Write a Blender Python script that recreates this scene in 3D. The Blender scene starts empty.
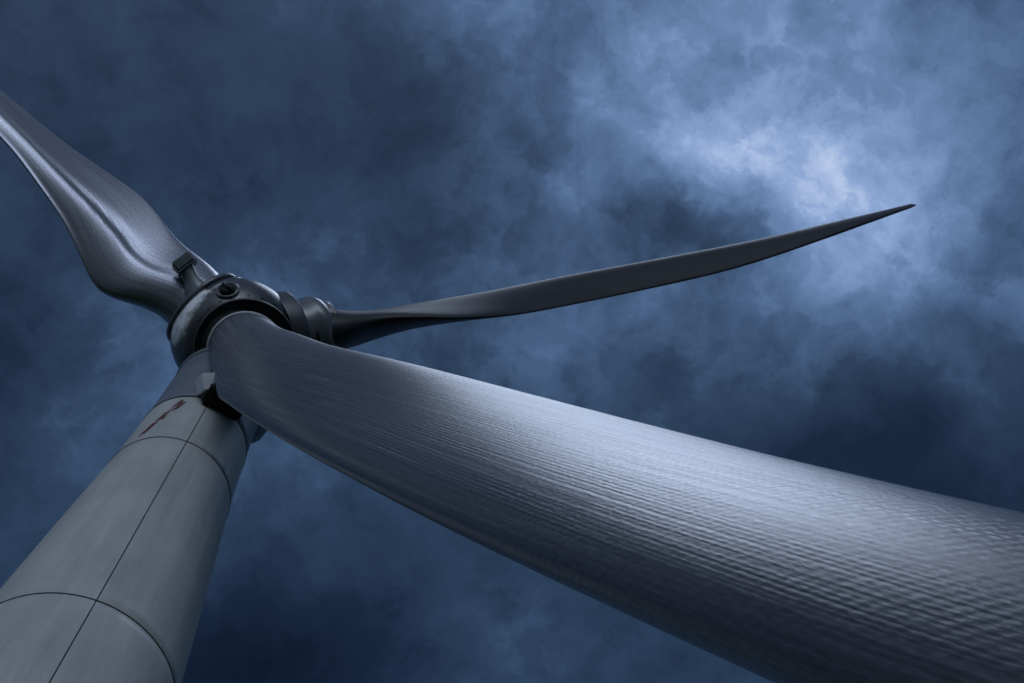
import bpy, bmesh, math, random
import numpy as np
from mathutils import Vector, Matrix
random.seed(7)
D = 30.0                      # assumed scale of the layout: camera to hub, metres
EYE = 1.6                     # camera height above the grass
sc = bpy.context.scene
col = sc.collection
PI = math.pi

# ------------------------------------------------------------------ camera
F = 1150.9                    # focal length in pixels of a 1024 px wide picture
# rows: world X, Y, Z axes in camera coordinates (camera stands near the tower and looks up)
M = np.array([[-.9291, .3330, .1612], [.3658, .8915, .2671], [-.0547, .3071, -.9501]])
u_, s_, v_ = np.linalg.svd(M); M = u_ @ v_
cam_loc = Vector((-.0549 * D, .3701 * D, EYE))
cam = bpy.data.cameras.new('camera'); cam_o = bpy.data.objects.new('camera', cam); col.objects.link(cam_o)
cam.sensor_width = 36; cam.lens = F * 36 / 1024
cam.clip_start = .05; cam.clip_end = 6000
mw = Matrix([list(r) for r in M]).to_4x4(); mw.translation = cam_loc
cam_o.matrix_world = mw
cam.dof.use_dof = True; cam.dof.focus_distance = 7.5; cam.dof.aperture_fstop = 7
sc.camera = cam_o

def dirw(px, py):
    """world direction seen at a picture position (used for the cloud map and the sun)"""
    v = np.array([px - 512, -(py - 341.5), -F]); v /= np.linalg.norm(v)
    return M @ v

# ------------------------------------------------------------------ helpers
def lin(c):
    return tuple((x / 255 / 12.92 if x <= 10 else ((x / 255 + .055) / 1.055) ** 2.4) for x in c) + (1,)

def link(name, me, mat=None, parent=None, loc=None):
    o = bpy.data.objects.new(name, me); col.objects.link(o)
    if mat: me.materials.append(mat)
    if parent: o.parent = parent
    if loc is not None: o.location = loc
    return o

def mesh_from(bm, name, smooth=True):
    bmesh.ops.recalc_face_normals(bm, faces=bm.faces)
    me = bpy.data.meshes.new(name); bm.to_mesh(me); bm.free()
    for p in me.polygons: p.use_smooth = smooth
    return me

def frame(axis, hint=(0, 0, 1)):
    """3x3 with columns x, y, axis"""
    z = Vector(axis).normalized(); h = Vector(hint)
    if abs(z.dot(h.normalized())) > .98: h = Vector((1, 0, 0))
    x = h.cross(z).normalized(); y = z.cross(x)
    return Matrix((x, y, z)).transposed()

def lathe(bm, prof, origin=(0, 0, 0), axis=(0, 0, 1), n=64, hint=(0, 0, 1), a0=0, a1=2 * PI):
    """surface of revolution of (radius, height) points"""
    fr = frame(axis, hint); o = Vector(origin); rows = []
    closed = abs(a1 - a0 - 2 * PI) < 1e-6
    m = n if closed else n + 1
    for r, h in prof:
        rows.append([bm.verts.new(o + fr @ Vector((r * math.cos(a0 + (a1 - a0) * k / n), r * math.sin(a0 + (a1 - a0) * k / n), h))) for k in range(m)])
    for a, b in zip(rows[:-1], rows[1:]):
        for k in range(n):
            q = [a[k], a[(k + 1) % m], b[(k + 1) % m], b[k]]
            bm.faces.new(q)
    return rows

def cap(bm, row):
    bm.faces.new(row)

def box(bm, size, mat4, bev=.0):
    r = bmesh.ops.create_cube(bm, size=1, matrix=mat4 @ Matrix.Diagonal((*size, 1)))
    if bev:
        es = list({e for v in r['verts'] for e in v.link_edges})
        bmesh.ops.bevel(bm, geom=es, offset=bev, segments=3, affect='EDGES')

def empty(name, loc):
    o = bpy.data.objects.new(name, None); col.objects.link(o); o.location = loc; o.empty_display_size = .3
    return o

# ------------------------------------------------------------------ materials
def new_mat(name):
    m = bpy.data.materials.new(name); m.use_nodes = True
    nt = m.node_tree; b = nt.nodes['Principled BSDF']
    return m, nt, b
def N(nt, t, **kw):
    n = nt.nodes.new(t)
    for k, v in kw.items():
        if k.startswith('i_'):
            key = k[2:]; key = int(key) if key.isdigit() else key.replace('_', ' ')
            n.inputs[key].default_value = v
        else: setattr(n, k, v)
    return n
def ramp(nt, fac, stops):
    r = nt.nodes.new('ShaderNodeValToRGB'); nt.links.new(fac, r.inputs[0])
    e = r.color_ramp.elements
    while len(e) < len(stops): e.new(.5)
    for el, (p, c) in zip(e, stops):
        el.position = p; el.color = c if hasattr(c, '__len__') else (c, c, c, 1)
    return r
def rng_(nt, fac, a, b, c, d):
    m = N(nt, 'ShaderNodeMapRange'); nt.links.new(fac, m.inputs[0])
    for i, v in enumerate((a, b, c, d)): m.inputs[i + 1].default_value = v
    return m.outputs[0]
def noise(nt, vec, scale, detail=4, rough=.55, dim='3D'):
    n = N(nt, 'ShaderNodeTexNoise'); n.noise_dimensions = dim
    n.inputs['Scale'].default_value = scale; n.inputs['Detail'].default_value = detail; n.inputs['Roughness'].default_value = rough
    if vec is not None: nt.links.new(vec, n.inputs['Vector'])
    return n
def math_(nt, op, a, b=None, c=None):
    n = N(nt, 'ShaderNodeMath', operation=op)
    for i, v in enumerate((a, b, c)):
        if v is None: continue
        if isinstance(v, (int, float)): n.inputs[i].default_value = v
        else: nt.links.new(v, n.inputs[i])
    return n.outputs[0]
def mapping(nt, vec, scale):
    m = N(nt, 'ShaderNodeMapping'); m.inputs['Scale'].default_value = scale; nt.links.new(vec, m.inputs[0]); return m.outputs[0]

# blade skin: weathered gel coat over a woven glass cloth; uv = metres along the blade, metres round the section
def blade_material(name, wv, depth, ro0, ro1, shade, metal=0., spec=.6):
    m, nt, b = new_mat(name); L = nt.links.new
    uv = N(nt, 'ShaderNodeTexCoord').outputs['UV']
    warp = noise(nt, mapping(nt, uv, (.9, 2.2, 1)), 1.0, 3)
    off = N(nt, 'ShaderNodeVectorMath', operation='MULTIPLY_ADD'); L(warp.outputs['Color'], off.inputs[0])
    off.inputs[1].default_value = (.03, .012, 0); L(uv, off.inputs[2]); w = off.outputs[0]
    sep = N(nt, 'ShaderNodeSeparateXYZ'); L(w, sep.inputs[0])
    su, sv = sep.outputs[0], sep.outputs[1]
    # rovings run along the blade
    r1 = math_(nt, 'SINE', math_(nt, 'MULTIPLY', sv, 2 * PI / .030))
    row = math_(nt, 'MULTIPLY', math_(nt, 'FLOOR', math_(nt, 'MULTIPLY', sv, 1 / .030)), .017)
    r2 = math_(nt, 'SINE', math_(nt, 'MULTIPLY', math_(nt, 'ADD', su, row), 2 * PI / .058))
    streak = noise(nt, mapping(nt, w, (.25, 40, 1)), 1.0, 6, .62).outputs[0]
    bits = noise(nt, mapping(nt, w, (18, 44, 1)), 1.0, 5, .62).outputs[0]
    amp = rng_(nt, noise(nt, mapping(nt, uv, (.5, 2.6, 1)), 1, 5).outputs[0], .36, .62, .10, 1.15)
    wn = N(nt, 'ShaderNodeTexWhiteNoise'); wn.noise_dimensions = '1D'; L(math_(nt, 'FLOOR', math_(nt, 'MULTIPLY', sv, 1 / .030)), wn.inputs['W'])
    rown = math_(nt, 'SUBTRACT', wn.outputs['Value'], .5)
    dots = noise(nt, mapping(nt, w, (22, 36, 1)), 1.0, 2, .5).outputs[0]
    weave = math_(nt, 'ADD', math_(nt, 'MULTIPLY', r1, .16), math_(nt, 'MULTIPLY', r2, .26))
    weave = math_(nt, 'ADD', weave, math_(nt, 'MULTIPLY', rown, .9))
    weave = math_(nt, 'ADD', weave, math_(nt, 'MULTIPLY_ADD', dots, 1.1, -.55))
    weave = math_(nt, 'MULTIPLY', math_(nt, 'MULTIPLY', weave, amp), wv)
    hsum = math_(nt, 'ADD', weave, math_(nt, 'ADD', math_(nt, 'MULTIPLY', bits, .8), math_(nt, 'MULTIPLY', streak, 1.6)))
    bump = N(nt, 'ShaderNodeBump'); bump.inputs['Strength'].default_value = 1.0; bump.inputs['Distance'].default_value = depth
    L(hsum, bump.inputs['Height']); L(bump.outputs[0], b.inputs['Normal'])
    tone = math_(nt, 'ADD', math_(nt, 'MULTIPLY', streak, .55), math_(nt, 'MULTIPLY', bits, .45))
    tone = math_(nt, 'ADD', tone, math_(nt, 'MULTIPLY', weave, .14))
    cr = ramp(nt, tone, [(p, (c[0] * shade, c[1] * shade, c[2] * shade, 1)) for p, c in ((.30, (.030, .032, .042)), (.48, (.105, .112, .135)), (.62, (.20, .21, .24)), (.75, (.32, .33, .37)))])
    # root highlight painted into the base colour, brighter toward the root
    root_hl = N(nt, 'ShaderNodeVectorMath', operation='SCALE'); L(cr.outputs[0], root_hl.inputs[0])
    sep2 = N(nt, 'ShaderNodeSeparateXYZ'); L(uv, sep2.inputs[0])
    L(rng_(nt, sep2.outputs[0], 1.0, 16.0, 2.6 if wv else 1.0, 1.0), root_hl.inputs['Scale'])
    L(root_hl.outputs[0], b.inputs['Base Color'])
    L(rng_(nt, tone, .3, .7, ro0, ro1), b.inputs['Roughness'])
    b.inputs['Specular IOR Level'].default_value = spec; b.inputs['Metallic'].default_value = metal
    return m

def paint(name, base, rough=.42, spec=.5, streak=(1, 1, 1), sc_=1.0, var=.35, bumpd=.0, metal=0):
    m, nt, b = new_mat(name); L = nt.links.new
    tc = N(nt, 'ShaderNodeTexCoord').outputs['Object']
    a = noise(nt, mapping(nt, tc, streak), sc_, 6, .6).outputs[0]
    c = noise(nt, tc, sc_ * .45, 3, .5).outputs[0]
    t = math_(nt, 'ADD', math_(nt, 'MULTIPLY', a, .55), math_(nt, 'MULTIPLY', c, .45))
    lo = tuple(x * (1 - var) for x in base) + (1,); hi = tuple(min(1, x * (1 + var)) for x in base) + (1,)
    L(ramp(nt, t, [(.32, lo), (.52, (*base, 1)), (.68, hi)]).outputs[0], b.inputs['Base Color'])
    L(rng_(nt, a, .3, .7, rough + .09, rough - .07), b.inputs['Roughness'])
    b.inputs['Specular IOR Level'].default_value = spec
    b.inputs['Metallic'].default_value = metal
    if bumpd:
        bp = N(nt, 'ShaderNodeBump'); bp.inputs['Strength'].default_value = 1; bp.inputs['Distance'].default_value = bumpd
        L(a, bp.inputs['Height']); L(bp.outputs[0], b.inputs['Normal'])
    return m

def tower_material():
    m = paint('tower_grey_paint', (.40, .408, .395), .46, .35, (2.6, 2.6, .10), 1.6, .20, .0012)
    nt = m.node_tree; b = nt.nodes['Principled BSDF']; L = nt.links.new
    tc = N(nt, 'ShaderNodeTexCoord').outputs['Object']
    # rain streaks and grime running down, plus rolled plate unevenness
    st = noise(nt, mapping(nt, tc, (14, 14, .12)), 1.0, 6, .65).outputs[0]
    bl_ = noise(nt, tc, .55, 4, .6).outputs[0]
    k = math_(nt, 'MULTIPLY', rng_(nt, st, .42, .68, 0, 1), rng_(nt, bl_, .40, .62, 0, .28))
    mix = N(nt, 'ShaderNodeMix', data_type='RGBA'); L(k, mix.inputs['Factor']); L(b.inputs['Base Color'].links[0].from_socket, mix.inputs['A'])
    mix.inputs['B'].default_value = (.15, .16, .15, 1); L(mix.outputs['Result'], b.inputs['Base Color'])
    bp = N(nt, 'ShaderNodeBump'); bp.inputs['Strength'].default_value = 1; bp.inputs['Distance'].default_value = .02
    L(noise(nt, mapping(nt, tc, (1, 1, .5)), .8, 2, .5).outputs[0], bp.inputs['Height'])
    old = b.inputs['Normal'].links[0].from_node; L(old.outputs[0], bp.inputs['Normal']); L(bp.outputs[0], b.inputs['Normal'])
    return m

def flat(name, base, rough=.6, spec=.4):
    return paint(name, base, rough, spec, (1, 1, 1), 3, .2, .002)

def hub_material():
    """dark weathered cast hub with one pale, cloud shaped reflection painted into its colour on the flank next to the far blade"""
    m = paint('hub_weathered_paint', (.040, .044, .052), .30, .7, (1, 1, 1), 1.6, .7, .006)
    nt = m.node_tree; b = nt.nodes['Principled BSDF']; L = nt.links.new
    tc = N(nt, 'ShaderNodeTexCoord').outputs['Object']
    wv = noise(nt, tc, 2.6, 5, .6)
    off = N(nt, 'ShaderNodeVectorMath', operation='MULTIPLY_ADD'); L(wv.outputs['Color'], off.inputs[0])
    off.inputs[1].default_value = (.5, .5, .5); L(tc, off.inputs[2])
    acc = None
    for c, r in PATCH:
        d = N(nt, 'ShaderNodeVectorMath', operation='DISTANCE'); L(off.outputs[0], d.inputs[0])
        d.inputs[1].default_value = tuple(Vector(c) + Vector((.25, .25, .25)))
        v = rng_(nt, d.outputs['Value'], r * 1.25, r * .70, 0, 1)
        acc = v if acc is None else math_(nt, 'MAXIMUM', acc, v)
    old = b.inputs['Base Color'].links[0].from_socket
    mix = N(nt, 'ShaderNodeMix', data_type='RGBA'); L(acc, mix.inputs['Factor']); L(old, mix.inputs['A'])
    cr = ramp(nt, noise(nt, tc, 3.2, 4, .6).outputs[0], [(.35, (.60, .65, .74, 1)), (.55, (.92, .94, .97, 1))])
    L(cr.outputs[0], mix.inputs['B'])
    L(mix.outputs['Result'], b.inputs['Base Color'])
    return m

# ------------------------------------------------------------------ turbine layout fitted to image coordinates (metres)
HUB = Vector((-.0026 * D, .0239 * D, .9367 * D + EYE))
def pxdir(px, py, depth=0.0):
    """offset from the hub centre, metres: picture right, picture up and toward the camera"""
    k = 29.0 / F
    return Vector(M @ np.array([px * k, py * k, depth]))

cam_to_hub = (HUB - cam_loc).length
tilt, cone = .0219, .2747
n_ax = Vector((0, math.cos(tilt), math.sin(tilt)))
BD = [Vector(v).normalized() for v in ((-.1015, .2921, -.9510), (-.7782, .2588, .5723), (.8797, .2626, .3965))]
def blade_axes(d):
    p = (d - n_ax * math.sin(cone)).normalized()
    nn = (n_ax * math.cos(cone) - p * math.sin(cone)).normalized()
    return d, nn.cross(d), nn

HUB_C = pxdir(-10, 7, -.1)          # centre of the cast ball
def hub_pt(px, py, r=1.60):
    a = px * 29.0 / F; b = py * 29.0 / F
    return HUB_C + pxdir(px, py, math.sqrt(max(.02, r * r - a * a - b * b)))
PATCH = [(hub_pt(-37, 33), .36), (hub_pt(-44, 18), .38), (hub_pt(-28, 42), .28), (hub_pt(-50, 4), .27), (hub_pt(-20, 46), .15)]  # outline of the sky reflection painted on the ball

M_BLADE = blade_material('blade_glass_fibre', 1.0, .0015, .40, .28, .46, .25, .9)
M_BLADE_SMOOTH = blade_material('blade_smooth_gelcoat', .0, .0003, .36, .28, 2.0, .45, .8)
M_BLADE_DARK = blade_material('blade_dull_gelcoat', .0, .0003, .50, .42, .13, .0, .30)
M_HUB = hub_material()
M_TOWER = tower_material()
M_NAC = paint('nacelle_paint', (.12, .14, .17), .4, .5, (1, 1, 1), .8, .2, .002)
M_BLACK = flat('black_rubber', (.006, .007, .009), .6, .25)
M_SEAM = flat('dark_joint', (.012, .014, .017), .6, .3)
M_WELD = flat('weld_smear', (.36, .39, .41), .45)
M_COLLAR = paint('collar_paint', (.10, .11, .13), .30, .6, (1, 1, 1), 2.0, .4, .003)
M_RINGM = paint('root_ring_metal', (.66, .68, .74), .28, .6, (1, 1, 1), 3.0, .25, .002)
M_BOX = flat('pale_box_paint', (.78, .80, .86), .4)
M_DARK = flat('dark_steel', (.025, .028, .034), .42)
M_MAST = paint('mast_paint', (.16, .19, .21), .4, .5, (1, 1, 1), 4, .35, .002)
M_RED = flat('faded_red_marker', (.11, .026, .032), .6)
M_CONC = paint('concrete', (.32, .31, .29), .85, .2, (1, 1, 1), 2, .25, .006)
M_DOOR = flat('door_paint', (.10, .14, .13), .45)

# ------------------------------------------------------------------ turbine
rotor_name = 'wind_turbine'
T = empty(rotor_name, (0, 0, 0))
T['label'] = 'tall grey wind turbine seen from below, one textured blade reaching over the camera'
T['category'] = 'wind turbine'

# tower -----------------------------------------------------------
H = .9367 * D
R_N = [(-.06, .0780), (0, .0750), (.42, .0584), (.52, .0520), (.64, .0464), (.76, .0398), (.86, .0379), (.93, .0372)]
TX = .0026 * 0
def tower_r(z):             # z above eye level
    h = z / H
    hs = [a for a, _ in R_N]; rs = [r for _, r in R_N]
    # smooth the knots so the shell is one clean cone
    acc = 0
    for k in range(-4, 5): acc += np.interp(h + k * .012, hs, rs)
    return float(acc / 9 * D)
Z_A, Z_B, Z_C = .5088 / .9367 * H * .9367 / .9367, 0, 0
Z_A, Z_B, Z_C = .5088 * H + EYE, .7358 * H + EYE, .8218 * H + EYE
TOP = HUB.z - 1.62
bm = bmesh.new()
prof = []
z = 0.0
zs = sorted(set([0.0] + [i * TOP / 120 for i in range(1, 121)] + [Z_A, Z_B, Z_C]))
for z in zs:
    prof.append((tower_r(z - EYE), z))
# v grooves at the section joints
pp = []
for r, z in prof:
    if z in (Z_A, Z_B, Z_C):
        pp += [(r, z - .018), (r - .012, z - .005), (r - .012, z + .005), (r, z + .018)]
    elif any(abs(z - q) < .03 for q in (Z_A, Z_B, Z_C)): continue
    else: pp.append((r, z))
rows = lathe(bm, [q for q in pp if q[1] <= Z_C + .02], n=128)
tower = link('tower', mesh_from(bm, 'tower'), M_TOWER, T)
bm = bmesh.new()
rows = lathe(bm, [(pp[-1][0] * .9, Z_C)] + [(q[0] - .012, q[1]) for q in pp if q[1] > Z_C + .02], n=128); cap(bm, rows[-1])
link('tower_neck', mesh_from(bm, 'tower_neck'), M_NAC, T)
for zz, w in ((Z_A, .007), (Z_B, .018), (Z_C, .045)):
    bm = bmesh.new(); r = tower_r(zz - EYE)
    lathe(bm, [(r - .01, zz - w), (r + .006, zz - w * .9), (r + .010, zz), (r + .006, zz + w * .9), (r - .01, zz + w)], n=128)
    link('flange_joint', mesh_from(bm, 'flange_joint'), M_SEAM if zz != Z_A else M_SEAM, tower)

def tower_pt(phi, z, lift=0):
    r = tower_r(z - EYE) + lift
    return Vector((r * math.cos(phi), r * math.sin(phi), z))
def project(P):
    v = np.array(P - cam_loc) @ M          # to camera coordinates
    return 512 + F * v[0] / -v[2], 341.5 - F * v[1] / -v[2]
def find_phi(px, py, z):
    best = None
    for k in range(2880):
        ph = k * 2 * PI / 2880; P = tower_pt(ph, z)
        nrm = Vector((math.cos(ph), math.sin(ph), 0))
        if nrm.dot(cam_loc - P) < 0: continue
        q = project(P); d = (q[0] - px) ** 2 + (q[1] - py) ** 2
        if best is None or d < best[0]: best = (d, ph)
    return best[1]
phi_seam = .5 * (find_phi(191, 443, Z_B) + find_phi(89, 598, Z_A))

def strip(bm, f, n, w, lift=.004):
    """thin raised ribbon on the tower; f(t) -> (phi, z)"""
    pts = [f(k / n) for k in range(n + 1)]
    L_, R_ = [], []
    for k, (ph, z) in enumerate(pts):
        a = pts[max(0, k - 1)]; b_ = pts[min(n, k + 1)]
        P0, P1 = tower_pt(a[0], a[1]), tower_pt(b_[0], b_[1])
        t = (P1 - P0).normalized(); nr = Vector((math.cos(ph), math.sin(ph), 0)); s = t.cross(nr).normalized()
        P = tower_pt(ph, z, lift); ww = w(k / n) if callable(w) else w
        L_.append(bm.verts.new(P + s * ww / 2)); R_.append(bm.verts.new(P - s * ww / 2))
    for k in range(n): bm.faces.new((L_[k], L_[k + 1], R_[k + 1], R_[k]))
bm = bmesh.new()
strip(bm, lambda t: (phi_seam, .05 + t * (TOP - .1)), 120, .017)
link('plate_seam', mesh_from(bm, 'plate_seam'), M_SEAM, tower)

# faint red hand written scrawl under the topmost joint
ph0 = find_phi(182, 407, .985 * Z_C); ph1 = find_phi(137, 437, Z_B + .25)
z0, z1 = Z_C - .18, Z_B + .30
bm = bmesh.new()
def along(t, s): return (ph0 + (ph1 - ph0) * t + s, z0 + (z1 - z0) * t)
strip(bm, lambda t: along(.02 + .42 * t, .010 * math.sin(9 * t)), 30, lambda t: .05 + .03 * math.sin(t * 7))
def scrawl(t0, t1, s0, turns, amp, w):
    strip(bm, lambda t: along(t0 + (t1 - t0) * t + .018 * math.cos(turns * 2 * PI * t), s0 + amp * math.sin(turns * 2 * PI * t)), int(turns * 16), w, .005)
scrawl(.10, .34, .085, 6, .026, .040)
scrawl(.38, .60, .010, 5, .030, .034)
scrawl(.50, .62, .060, 3, .032, .022)
scrawl(.66, .80, .020, 4, .034, .044)
scrawl(.80, .97, .030, 4, .030, .046)
link('red_marking', mesh_from(bm, 'red_marking'), M_RED, tower)

# door, steps and foundation at the foot
bm = bmesh.new()
rd = tower_r(1.3 - EYE)
pd_ = PI * 1.1
def curved_panel(bm, z0, z1, half, lift, thick):
    n = 10; rowsp = []
    for z in (z0, z1):
        rowsp.append([tower_pt(pd_ + half * (2 * k / n - 1), z, lift) for k in range(n + 1)])
    vo = [[bm.verts.new(p) for p in r] for r in rowsp]
    for k in range(n): bm.faces.new((vo[0][k], vo[0][k + 1], vo[1][k + 1], vo[1][k]))
    geom = bmesh.ops.extrude_face_region(bm, geom=list(bm.faces))
    for v in [g for g in geom['geom'] if isinstance(g, bmesh.types.BMVert)]:
        nr = Vector((v.co.x, v.co.y, 0)).normalized(); v.co += nr * thick
curved_panel(bm, .45, 2.55, .21, -.02, .07)
door = link('door', mesh_from(bm, 'door', False), M_DOOR, T)
bm = bmesh.new()
P = tower_pt(pd_ + .16, 1.45, .09)
box(bm, (.05, .05, .22), Matrix.Translation(P), .012)
link('handle', mesh_from(bm, 'handle'), M_DARK, door)

# nacelle -----------------------------------------------------------
nac_back = Vector((0, -1, -.02)).normalized()
bm = bmesh.new()
R0 = 1.30
prof = [(.9, .7), (1.22, .78), (R0 - .06, 1.0), (R0, 1.3), (R0, 1.5), (R0 - .01, 1.53), (R0 - .01, 1.56), (R0, 1.59), (R0 - .02, 1.9), (R0 - .12, 2.2), (R0 - .42, 2.45), (.55, 2.6), (.02, 2.65)]
rows = lathe(bm, prof, HUB, nac_back, 72); cap(bm, rows[0]); cap(bm, rows[-1])
nacelle = link('nacelle', mesh_from(bm, 'nacelle'), M_NAC, T)
bm = bmesh.new()
rt = tower_r(TOP - EYE)
rows = lathe(bm, [(rt + .004, TOP - .10), (rt + .015, TOP - .08), (rt + .015, TOP + .1), (rt - .02, TOP + .16), (rt - .02, TOP + .6)], n=96)
link('yaw_ring', mesh_from(bm, 'yaw_ring'), M_NAC, T)

# hub -----------------------------------------------------------
RH = 1.60
hub = empty('hub_pivot', HUB) if False else None
bm = bmesh.new()
fr = frame(n_ax)
# slightly flattened cast ball with turned seams
prof = []
for k in range(0, 61):
    a = -PI / 2 + PI * k / 60
    r = RH * math.cos(a); h = RH * .97 * math.sin(a)
    dent = sum(.012 * math.exp(-((a - q) / .012) ** 2) for q in (-.55, .02, .62))
    prof.append((max(r - dent, .004), h))
rows = lathe(bm, prof, (0, 0, 0), n_ax, 96); cap(bm, rows[0]); cap(bm, rows[-1])
for v in bm.verts: v.co += HUB_C
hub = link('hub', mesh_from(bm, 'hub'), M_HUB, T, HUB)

def on_axis(profile, d, name, mat, parent, n=72, capend=False, origin=Vector((0, 0, 0))):
    b_ = bmesh.new(); rows = lathe(b_, profile, origin, d, n)
    if capend: cap(b_, rows[-1])
    return link(name, mesh_from(b_, name), mat, parent)

for i, d in enumerate(BD):
    # shell seat where the blade leaves the hub, dark gap inside it
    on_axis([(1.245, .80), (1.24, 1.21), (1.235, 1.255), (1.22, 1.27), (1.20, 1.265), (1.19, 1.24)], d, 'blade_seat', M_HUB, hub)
    on_axis([(1.195, 1.23), (1.17, 1.25), (1.12, 1.24), (1.06, 1.18), (.97, 1.14), (.87, 1.10)], d, 'seal', M_BLACK, hub)

# round bolts on the seats, seams on the ball
hc = hub_pt(2, 48); hd = hc - HUB_C
fr = frame(hd, n_ax); c = HUB_C + hd.normalized() * 1.565
bm = bmesh.new()
lathe(bm, [(.29, -.08), (.30, .03), (.27, .05), (.245, .04), (.235, -.02), (.0001, -.02)], c, hd, 40, n_ax)
hatch = link('hatch_ring', mesh_from(bm, 'hatch_ring'), M_COLLAR, hub)
bm = bmesh.new()
lathe(bm, [(.19, -.03), (.19, .08), (.16, .11), (.0001, .12)], c, hd, 32, n_ax)
link('hatch_cover', mesh_from(bm, 'hatch_cover'), M_BLACK, hatch)
bm = bmesh.new()
m4 = Matrix.Translation(c + hd.normalized() * .15) @ fr.to_4x4()
box(bm, (.34, .06, .05), m4, .015); box(bm, (.05, .06, .10), m4 @ Matrix.Translation((.15, 0, -.05)), .01); box(bm, (.05, .06, .10), m4 @ Matrix.Translation((-.15, 0, -.05)), .01)
link('handle', mesh_from(bm, 'handle'), M_DARK, hatch)

# cast band round the socket of the far blade
on_axis([(1.00, 1.10), (1.16, 1.12), (1.175, 1.18), (1.155, 1.24), (1.08, 1.27), (.9, 1.28)], BD[2], 'socket_band', M_COLLAR, hub, 96, origin=HUB_C)
# bolts round the near socket
fr0 = frame(BD[0], n_ax)
bm = bmesh.new(); lathe(bm, [(.026, -.06), (.026, .012), (.020, .018), (.0005, .018)], n=6)
bolt_me = mesh_from(bm, 'bolt', False); bolt_me.materials.append(M_DARK)
for k in range(24):
    a = 2 * PI * k / 24
    o_ = bpy.data.objects.new('bolt', bolt_me); col.objects.link(o_); o_.parent = hub
    mb = fr0.to_4x4(); mb.translation = BD[0] * 1.20 + fr0 @ Vector((1.30 * math.cos(a), 1.30 * math.sin(a), 0)); o_.matrix_local = mb
# short mast with a slanted square head beside the far blade
base = pxdir(-44, 56, .40); head = pxdir(-56, 79, .35)
ax = (head - base).normalized()
bm = bmesh.new()
lathe(bm, [(.36, -.15), (.30, .05), (.19, .28), (.20, (head - base).length)], base, ax, 32)
mast = link('mast', mesh_from(bm, 'mast'), M_MAST, hub)
bm = bmesh.new()
fr = frame(ax, Vector(M @ np.array([0, 0, 1.])))
m4 = Matrix.Translation(head + ax * .10) @ fr.to_4x4() @ Matrix.Rotation(math.radians(20), 4, 'Z') @ Matrix.Rotation(math.radians(14), 4, 'Y')
box(bm, (.52, .44, .26), m4, .03)
box(bm, (.57, .48, .04), m4 @ Matrix.Translation((0, 0, -.17)), .015)
link('mast_head', mesh_from(bm, 'mast_head', False), M_MAST, mast)

# control box hanging on the tower neck right under the hub: pale cover, black body, small bracket
def neck_point(px, py):
    best = None
    for zi in range(60):
        z = Z_C - .8 + (TOP - Z_C + .8) * zi / 59
        for k in range(240):
            ph = k * 2 * PI / 240; P = tower_pt(ph, z)
            if Vector((math.cos(ph), math.sin(ph), 0)).dot(cam_loc - P) < 0: continue
            q = project(P); e = (q[0] - px) ** 2 + (q[1] - py) ** 2
            if best is None or e < best[0]: best = (e, ph, z, P)
    return best
X_, Y_, Z_ = (Vector(M[:, k]) for k in range(3))
_, ph_, z_, P_ = neck_point(221, 404)
rad = Vector((math.cos(ph_), math.sin(ph_), 0)); tan_ = Vector((-math.sin(ph_), math.cos(ph_), 0))
rotb = Matrix((tan_, rad, Vector((0, 0, 1)))).transposed().to_4x4()
bm = bmesh.new()
m4 = Matrix.Translation(P_ + rad * .22) @ rotb @ Matrix.Rotation(math.radians(-10), 4, 'Y')
box(bm, (.88, .50, .80), m4, .05)
box(bm, (.70, .12, .6), m4 @ Matrix.Translation((0, .28, 0)), .03)
sbox = link('control_box', mesh_from(bm, 'control_box', False), M_BLACK, tower)
Pb = P_ + rad * .5; qb = project(Pb); dep = -(np.array(Pb - cam_loc) @ M)[2] / F
P2 = Pb + X_ * ((208 - qb[0]) * dep) + Y_ * ((qb[1] - 384) * dep) + Z_ * .1
bm = bmesh.new()
m4b = Matrix.Translation(P2) @ Matrix((X_, Y_, Z_)).transposed().to_4x4() @ Matrix.Rotation(math.radians(4), 4, 'Z') @ Matrix.Rotation(math.radians(30), 4, 'Y') @ Matrix.Rotation(math.radians(-14), 4, 'X')
box(bm, (.31, .35, .55), m4b, .008)
link('box_cover', mesh_from(bm, 'box_cover', False), M_BOX, sbox)
_, ph3, z3, P3 = neck_point(233, 409)
bm = bmesh.new()
box(bm, (.22, .06, .16), Matrix.Translation(P3 + rad * .5) @ Matrix((X_, Y_, Z_)).transposed().to_4x4() @ Matrix.Rotation(.5, 4, 'Z'), .01)
box(bm, (.06, .5, .06), Matrix.Translation(P3 + rad * .25) @ rotb, .01)
link('bracket', mesh_from(bm, 'bracket', False), M_MAST, sbox)

# blades -----------------------------------------------------------
NSn = [.045, .07, .12, .19, .28, .42, .6, .8, 1.0]
CHN = [.0590, .0665, .0863, .0831, .0633, .0530, .0545, .0470, .0205]
THN = [.0591, .0445, .0315, .0227, .0155, .0127, .0170, .0180, .0055]
BEN = [2.8313, 2.7044, 2.4871, 2.7661, 3.0190, 3.1903, 3.0941, 2.7455, 2.6000]
OFN = [-.0727, .0485, -.1647, .0594, .1176, .0838, .1865, .2993, .1430]
LB = .9507 * D
PB, PC = .0407, .0104
def sm(s, v):
    w = [1, 2, 3, 2, 1]
    st = .010 + .030 * min(1, max(0, (s - .30) / .15)) * min(1, max(0, (1.0 - s) / .08))
    return float(sum(wk * np.interp(s + (k - 2) * st, NSn, v) for k, wk in enumerate(w)) / 9)
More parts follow.
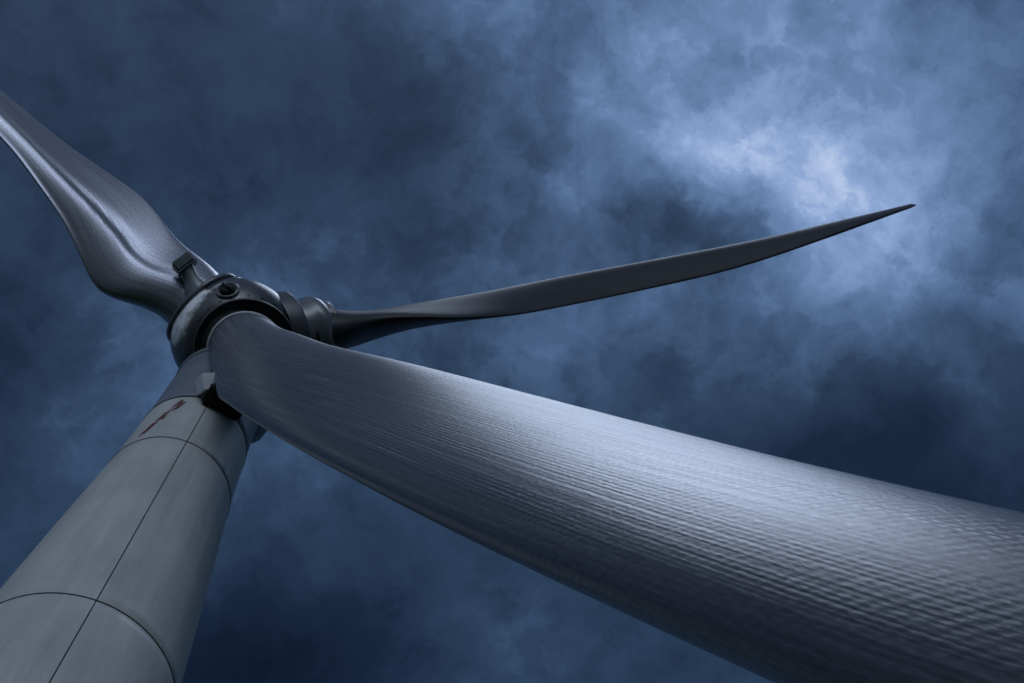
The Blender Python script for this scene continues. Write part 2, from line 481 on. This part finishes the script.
# near blade: chord, thickness, twist and offset fitted separately to its image outline
CH0 = [.0593, .0599, .0606, .0609, .0632, .0611, .0658, .0686, .0200]
TH0 = [.0580, .0560, .0500, .0420, .0360, .0308, .0255, .0214, .0171]
BE0 = [3.9785, 3.9818, 3.9890, 4.0202, 4.0464, 3.8552, 3.6928, 3.4951, 3.5605]
OF0 = [-.0040, -.0062, -.0096, -.0254, -.0403, -.1304, -.2564, -.3335, -.2850]
def make_blade(i):
    CH, TH, BE, OF = (CH0, TH0, BE0, OF0) if i == 0 else (CHN, THN, BEN, OFN)
    d, tg, nn = blade_axes(BD[i])
    ns, nt_ = 150, 72
    bm = bmesh.new(); uvl = bm.loops.layers.uv.new('uv'); rows = []; us = []
    for a in range(ns + 1):
        t = a / ns; s = .045 + (.981 if i == 0 else .955) * t
        c = sm(s, CH) * D; th = sm(s, TH) * D; be = sm(s, BE); of = sm(s, OF)
        if i and s > .985:
            q = (s - .985) / .015; c *= math.sqrt(max(1 - q * q, .01)); 
        k = min(1, max(0, (s - .06) / .12)); k = k * k * (3 - 2 * k)
        ctr = d * (s * LB) + nn * ((s * s * PB + s ** 3 * PC) * LB)
        chd = tg * math.cos(be) + nn * math.sin(be); thd = nn * math.cos(be) - tg * math.sin(be)
        row = []; v = 0; vs = []; prev = None
        for j in range(nt_):
            a_ = 2 * PI * j / nt_; x = math.cos(a_); y = math.sin(a_)
            if i: yy = .5 * th * y * (1 - .55 * k * (1 + x) / 2) * (1 + .22 * k)
            else: yy = .5 * th * y * (1 - .35 * k * (1 + x) / 2)
            # hollow toward the trailing edge on the pressure side
            if i == 2 and y < 0:
                # pressure side: full forward lobe, crisp step, then a flat panel that falls toward the trailing edge
                xv = float(np.interp(s, [.045, .08, .12, .15, .19, .23, .28, .34, .5], [-.32, -.18, .03, -.01, -.20, -.30, -.34, -.32, -.2])); xp = xv - .14
                if x < xp: f_ = -.014 - .098 * math.sin(PI / 2 * max(0, x + .93) / (xp + .93))
                elif x < xv: f_ = -.112 + .072 * (1 - math.cos(PI * (x - xp) / (xv - xp))) / 2
                elif x < xv + .26: f_ = -.040 - .012 * math.sin(PI / 2 * (x - xv) / .26)
                else: f_ = -.052 + .050 * ((x - xv - .26) / (.74 - xv))
                if x < -.9: f_ *= math.sqrt(max(0, (x + 1) / .1))
                yy = yy * (1 - k) + k * c * f_
            P = ctr + chd * (.5 * c * x + of * c) + thd * yy
            if prev is not None: v += (P - prev).length
            prev = P; row.append(bm.verts.new(P)); vs.append(v)
        rows.append(row); us.append((s * LB, vs, v + (row[0].co - prev).length))
    for a in range(ns):
        for j in range(nt_):
            j2 = (j + 1) % nt_
            f = bm.faces.new((rows[a][j], rows[a][j2], rows[a + 1][j2], rows[a + 1][j]))
            vals = [(us[a][0], us[a][1][j]), (us[a][0], us[a][1][j2] if j2 else us[a][2]), (us[a + 1][0], us[a + 1][1][j2] if j2 else us[a + 1][2]), (us[a + 1][0], us[a + 1][1][j])]
            # rovings stay parallel to the leading edge: measure from mid perimeter
            per = [us[a][2], us[a][2], us[a + 1][2], us[a + 1][2]]; led = [us[a][1][nt_ // 2], us[a][1][nt_ // 2], us[a + 1][1][nt_ // 2], us[a + 1][1][nt_ // 2]]
            for lp, (uu, vv), mm, le_ in zip(f.loops, vals, per, led): lp[uvl].uv = (uu, (vv - le_) / mm * 4.2)
    bm.faces.new(rows[-1]); bm.faces.new(rows[0])
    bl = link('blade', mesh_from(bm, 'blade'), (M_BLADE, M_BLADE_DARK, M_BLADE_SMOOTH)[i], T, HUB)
    off = Vector((0, 0, 0))
    on_axis([(.80, 1.02), (.93, 1.04), (.935, 1.10), (.925, 1.28), (.93, 1.29), (.93, 1.325), (.915, 1.34), (.885, 1.345)], d, 'root_ring', M_RINGM, bl)
    if i == 1:      # lumpy cast cuff on the right hand root
        on_axis([(.86, 1.30), (.90, 1.42), (.90, 1.62), (1.00, 1.80), (1.02, 1.98), (.95, 2.14), (.80, 2.22), (.79, 2.30), (.83, 2.33), (.83, 2.42), (.74, 2.46), (.5, 2.5)], d, 'root_cuff', M_COLLAR, bl)
    return bl
LABELS = ['nearest blade, woven surface showing, reaching over the camera', 'slim dark blade seen edge on against the bright cloud', 'broad blade pointing away to the upper left corner']
blades = []
for i in range(3):
    b_ = make_blade(i); b_['label'] = LABELS[i]; blades.append(b_)

# ------------------------------------------------------------------ ground
m, nt, b = new_mat('meadow'); L = nt.links.new
tc = N(nt, 'ShaderNodeTexCoord').outputs['Object']
t = math_(nt, 'ADD', math_(nt, 'MULTIPLY', noise(nt, tc, .05, 5).outputs[0], .5), math_(nt, 'MULTIPLY', noise(nt, tc, 3, 6, .7).outputs[0], .5))
L(ramp(nt, t, [(.35, (.025, .04, .015, 1)), (.55, (.05, .075, .028, 1)), (.7, (.10, .10, .045, 1))]).outputs[0], b.inputs['Base Color'])
b.inputs['Roughness'].default_value = .95
bm = bmesh.new()
ring_r = [0.01, 4, 8, 14, 25, 45, 80, 150, 300, 600, 1200, 2500]
prev = None
for r in ring_r:
    row = []
    for k in range(72):
        a = 2 * PI * k / 72
        h = 0 if r < 10 else (math.sin(a * 3 + r * .01) + math.sin(a * 5 + 1)) * min(12, (r - 8) * .006)
        row.append(bm.verts.new((r * math.cos(a), r * math.sin(a), h)))
    if prev:
        for k in range(72): bm.faces.new((prev[k], prev[(k + 1) % 72], row[(k + 1) % 72], row[k]))
    prev = row
g = link('ground', mesh_from(bm, 'ground'), m); g['kind'] = 'structure'
bm = bmesh.new()
rows = lathe(bm, [(3.4, .004), (3.4, .14), (3.36, .18), (2.0, .19)], n=64)
p_ = link('foundation', mesh_from(bm, 'foundation'), M_CONC); p_['kind'] = 'structure'

# ------------------------------------------------------------------ sky
world = bpy.data.worlds.new('World'); sc.world = world; world.use_nodes = True
nt = world.node_tree; nt.nodes.clear(); L = nt.links.new
outw = N(nt, 'ShaderNodeOutputWorld'); bg = N(nt, 'ShaderNodeBackground'); L(bg.outputs[0], outw.inputs[0])
SUN_PX = (800, 40)
sd = Vector((-.12, .065, .99)).normalized()
el = math.asin(max(-1, min(1, sd.z))); rot = math.atan2(sd.x, sd.y)
sky = N(nt, 'ShaderNodeTexSky'); sky.sky_type = 'NISHITA'; sky.sun_disc = False
sky.sun_elevation = el; sky.sun_rotation = rot
tc = N(nt, 'ShaderNodeTexCoord').outputs['Generated']
# cloud map: brightness estimated at directions of image pixels, drifting through turbulence
SKY = [  # x, y, value
 (-60, -60, 0.24), (80, 30, 0.26), (230, 60, 0.28), (380, 60, 0.30), (520, 20, 0.51), (640, 40, 0.55), (760, 20, 0.63), (880, 30, 0.63), (1000, 20, 0.55),
 (60, 180, 0.25), (200, 180, 0.24), (330, 150, 0.25), (450, 160, 0.30), (540, 130, 0.51), (600, 190, 0.51), (660, 110, 0.67), (760, 140, .60), (850, 170, 0.71), (900, 110, 0.65), (980, 140, 0.57),
 (0, 290, 0.24), (90, 320, 0.34), (300, 250, 0.38), (400, 260, 0.34), (500, 240, 0.41), (600, 250, 0.47), (700, 230, 0.49), (800, 260, 0.65), (880, 290, 0.67), (1000, 260, 0.53),
 (10, 420, 0.20), (110, 420, 0.40), (420, 330, 0.38), (560, 340, 0.43), (660, 350, 0.40), (760, 350, 0.44), (880, 360, 0.36), (1000, 360, 0.34),
 (0, 540, 0.28), (300, 440, .34), (300, 540, .26), (400, 540, .26), (250, 640, 0.04), (380, 640, 0.17), (500, 620, 0.28), (600, 670, 0.30), (700, 740, 0.28),
 (700, 430, 0.28), (820, 440, 0.18), (940, 450, 0.17), (1020, 480, 0.18), (1100, 560, 0.18), (100, 700, 0.15), (-80, 420, 0.20),
]
pts = np.array([dirw(x, y) for x, y, _ in SKY]); vals = np.array([v for _, _, v in SKY])
SIG = 80 / F; KK = 1 / (SIG * SIG); BASEV = .33
G = np.exp(KK * (pts @ pts.T - 1))
wts = np.linalg.solve(G.T @ G + .02 * np.eye(len(vals)), G.T @ (vals - BASEV))
n1 = noise(nt, tc, 5.5, 6, .60)
w1 = N(nt, 'ShaderNodeVectorMath', operation='SUBTRACT'); L(n1.outputs['Color'], w1.inputs[0]); w1.inputs[1].default_value = (.5, .5, .5)
w2 = N(nt, 'ShaderNodeVectorMath', operation='MULTIPLY_ADD'); L(w1.outputs[0], w2.inputs[0]); w2.inputs[1].default_value = (.13, .13, .13); L(tc, w2.inputs[2])
nrm = N(nt, 'ShaderNodeVectorMath', operation='NORMALIZE'); L(w2.outputs[0], nrm.inputs[0])
acc = None
for p, w in zip(pts, wts):
    dn = N(nt, 'ShaderNodeVectorMath', operation='DOT_PRODUCT'); L(nrm.outputs[0], dn.inputs[0]); dn.inputs[1].default_value = tuple(p)
    e = math_(nt, 'EXPONENT', math_(nt, 'MULTIPLY_ADD', dn.outputs['Value'], KK, -KK))
    acc = math_(nt, 'MULTIPLY_ADD', e, float(w), acc if acc is not None else BASEV)
fine = noise(nt, tc, 17, 8, .66)
f1 = N(nt, 'ShaderNodeVectorMath', operation='SUBTRACT'); L(fine.outputs['Color'], f1.inputs[0]); f1.inputs[1].default_value = (.5, .5, .5)
f2 = N(nt, 'ShaderNodeVectorMath', operation='MULTIPLY_ADD'); L(f1.outputs[0], f2.inputs[0]); f2.inputs[1].default_value = (.085, .085, .085); L(tc, f2.inputs[2])
fn = N(nt, 'ShaderNodeVectorMath', operation='NORMALIZE'); L(f2.outputs[0], fn.inputs[0])
for x, y, rr_, w in [(676, 150, 30, .30), (710, 165, 32, .30), (768, 168, 34, .14), (815, 178, 26, .16), (838, 160, 20, .18), (818, 208, 22, .26),
                     (575, 190, 26, .18), (594, 100, 20, .14), (655, 62, 26, .12), (740, 110, 44, .18), (428, 8, 24, .12), (500, 6, 26, .14), (900, 215, 40, .08), (870, 275, 40, .10), (660, 300, 22, .12), (240, 560, 40, .06),
                     (705, 225, 30, -.22), (640, 205, 34, -.12), (785, 224, 28, -.12), (610, 225, 40, -.10), (545, 150, 30, -.10), (600, 60, 24, -.08), (910, 330, 50, -.10), (730, 310, 50, -.06), (540, 60, 40, -.06), (480, 640, 40, .05)]:
    kk = (F / rr_) ** 2
    dn = N(nt, 'ShaderNodeVectorMath', operation='DOT_PRODUCT'); L(fn.outputs[0], dn.inputs[0]); dn.inputs[1].default_value = tuple(dirw(x, y))
    e = math_(nt, 'EXPONENT', math_(nt, 'MULTIPLY_ADD', dn.outputs['Value'], kk, -kk))
    acc = math_(nt, 'MULTIPLY_ADD', e, float(w) * .56, acc)
# cloud structure: soft billows and wisps
bil = noise(nt, nrm.outputs[0], 9, 7, .58).outputs[0]
wsp = noise(nt, nrm.outputs[0], 34, 8, .64).outputs[0]
rid = math_(nt, 'ABSOLUTE', math_(nt, 'SUBTRACT', noise(nt, fn.outputs[0], 12, 6, .55).outputs[0], .5))
det0 = math_(nt, 'ADD', math_(nt, 'MULTIPLY_ADD', bil, .34, -.17), math_(nt, 'MULTIPLY_ADD', wsp, .22, -.11))
det = math_(nt, 'ADD', det0, math_(nt, 'MULTIPLY_ADD', rid, -.45, .04))
sh = noise(nt, fn.outputs[0], 6.5, 9, .60).outputs[0]
sheet = rng_(nt, sh, .47, .56, .034, -.046); N_ = [n for n in nt.nodes if n.bl_idname == 'ShaderNodeMapRange'][-1]; N_.interpolation_type = 'SMOOTHSTEP'
sh2 = noise(nt, nrm.outputs[0], 15, 9, .60).outputs[0]
sheet2 = rng_(nt, sh2, .48, .55, .020, -.024); N_ = [n for n in nt.nodes if n.bl_idname == 'ShaderNodeMapRange'][-1]; N_.interpolation_type = 'SMOOTHSTEP'
det = math_(nt, 'ADD', det, math_(nt, 'ADD', sheet, sheet2))
gain = math_(nt, 'MULTIPLY_ADD', acc, 1.15, .18)
val = math_(nt, 'MULTIPLY_ADD', det, gain, acc)
# outside the picture: glow lobes added to light the turbine
cr = ramp(nt, val, [(0, lin((4, 15, 33))), (.18, lin((24, 39, 62))), (.34, lin((44, 64, 90))), (.50, lin((70, 95, 130))), (.70, lin((104, 132, 175))), (.88, lin((142, 168, 212))), (1, lin((182, 200, 232)))])
# broad light gradients away from the picture
def broad(v, k, gainv, prev):
    dn = N(nt, 'ShaderNodeVectorMath', operation='DOT_PRODUCT'); L(tc, dn.inputs[0]); dn.inputs[1].default_value = tuple(Vector(v).normalized())
    e = math_(nt, 'EXPONENT', math_(nt, 'MULTIPLY_ADD', dn.outputs['Value'], k, -k))
    return math_(nt, 'MULTIPLY_ADD', e, gainv, prev)
lift = broad((.60, .80, .02), 4.0, 4.8, 1.0)
lift = broad((.25, .95, .10), 26.0, 70.0, lift)
lift = broad((.95, .25, .0), 8.0, 4.8, lift)       # unseen horizon glows, added to brighten blades, tower and hub
vm = N(nt, 'ShaderNodeVectorMath', operation='SCALE'); L(cr.outputs[0], vm.inputs[0]); vm.inputs['Scale'].default_value = 1.0
nl = N(nt, 'ShaderNodeVectorMath', operation='SCALE'); nl.inputs[0].default_value = (.053, .061, .075); L(math_(nt, 'SUBTRACT', lift, 1.0), nl.inputs['Scale'])
vs = N(nt, 'ShaderNodeVectorMath', operation='ADD'); L(vm.outputs[0], vs.inputs[0]); L(nl.outputs[0], vs.inputs[1])
sk = N(nt, 'ShaderNodeVectorMath', operation='SCALE'); L(sky.outputs[0], sk.inputs[0]); sk.inputs['Scale'].default_value = .03
ad = N(nt, 'ShaderNodeVectorMath', operation='MULTIPLY_ADD'); L(sk.outputs[0], ad.inputs[0]); ad.inputs[1].default_value = (.1, .1, .1)
sc10 = N(nt, 'ShaderNodeVectorMath', operation='SCALE'); L(vs.outputs[0], sc10.inputs[0]); sc10.inputs['Scale'].default_value = 10.0
L(sc10.outputs[0], ad.inputs[2])
L(ad.outputs[0], bg.inputs['Color']); bg.inputs['Strength'].default_value = .1
world.cycles.sampling_method = 'MANUAL'; world.cycles.sample_map_resolution = 512

sun = bpy.data.lights.new('sun', 'SUN'); sun.energy = .36; sun.angle = math.radians(20); sun.color = (.66, .78, 1.0)
so = bpy.data.objects.new('sun', sun); col.objects.link(so)
so.rotation_euler = sd.to_track_quat('Z', 'Y').to_euler(); so.location = (0, 0, 60)

sc.view_settings.view_transform = 'Standard'; sc.view_settings.look = 'None'; sc.view_settings.exposure = 0
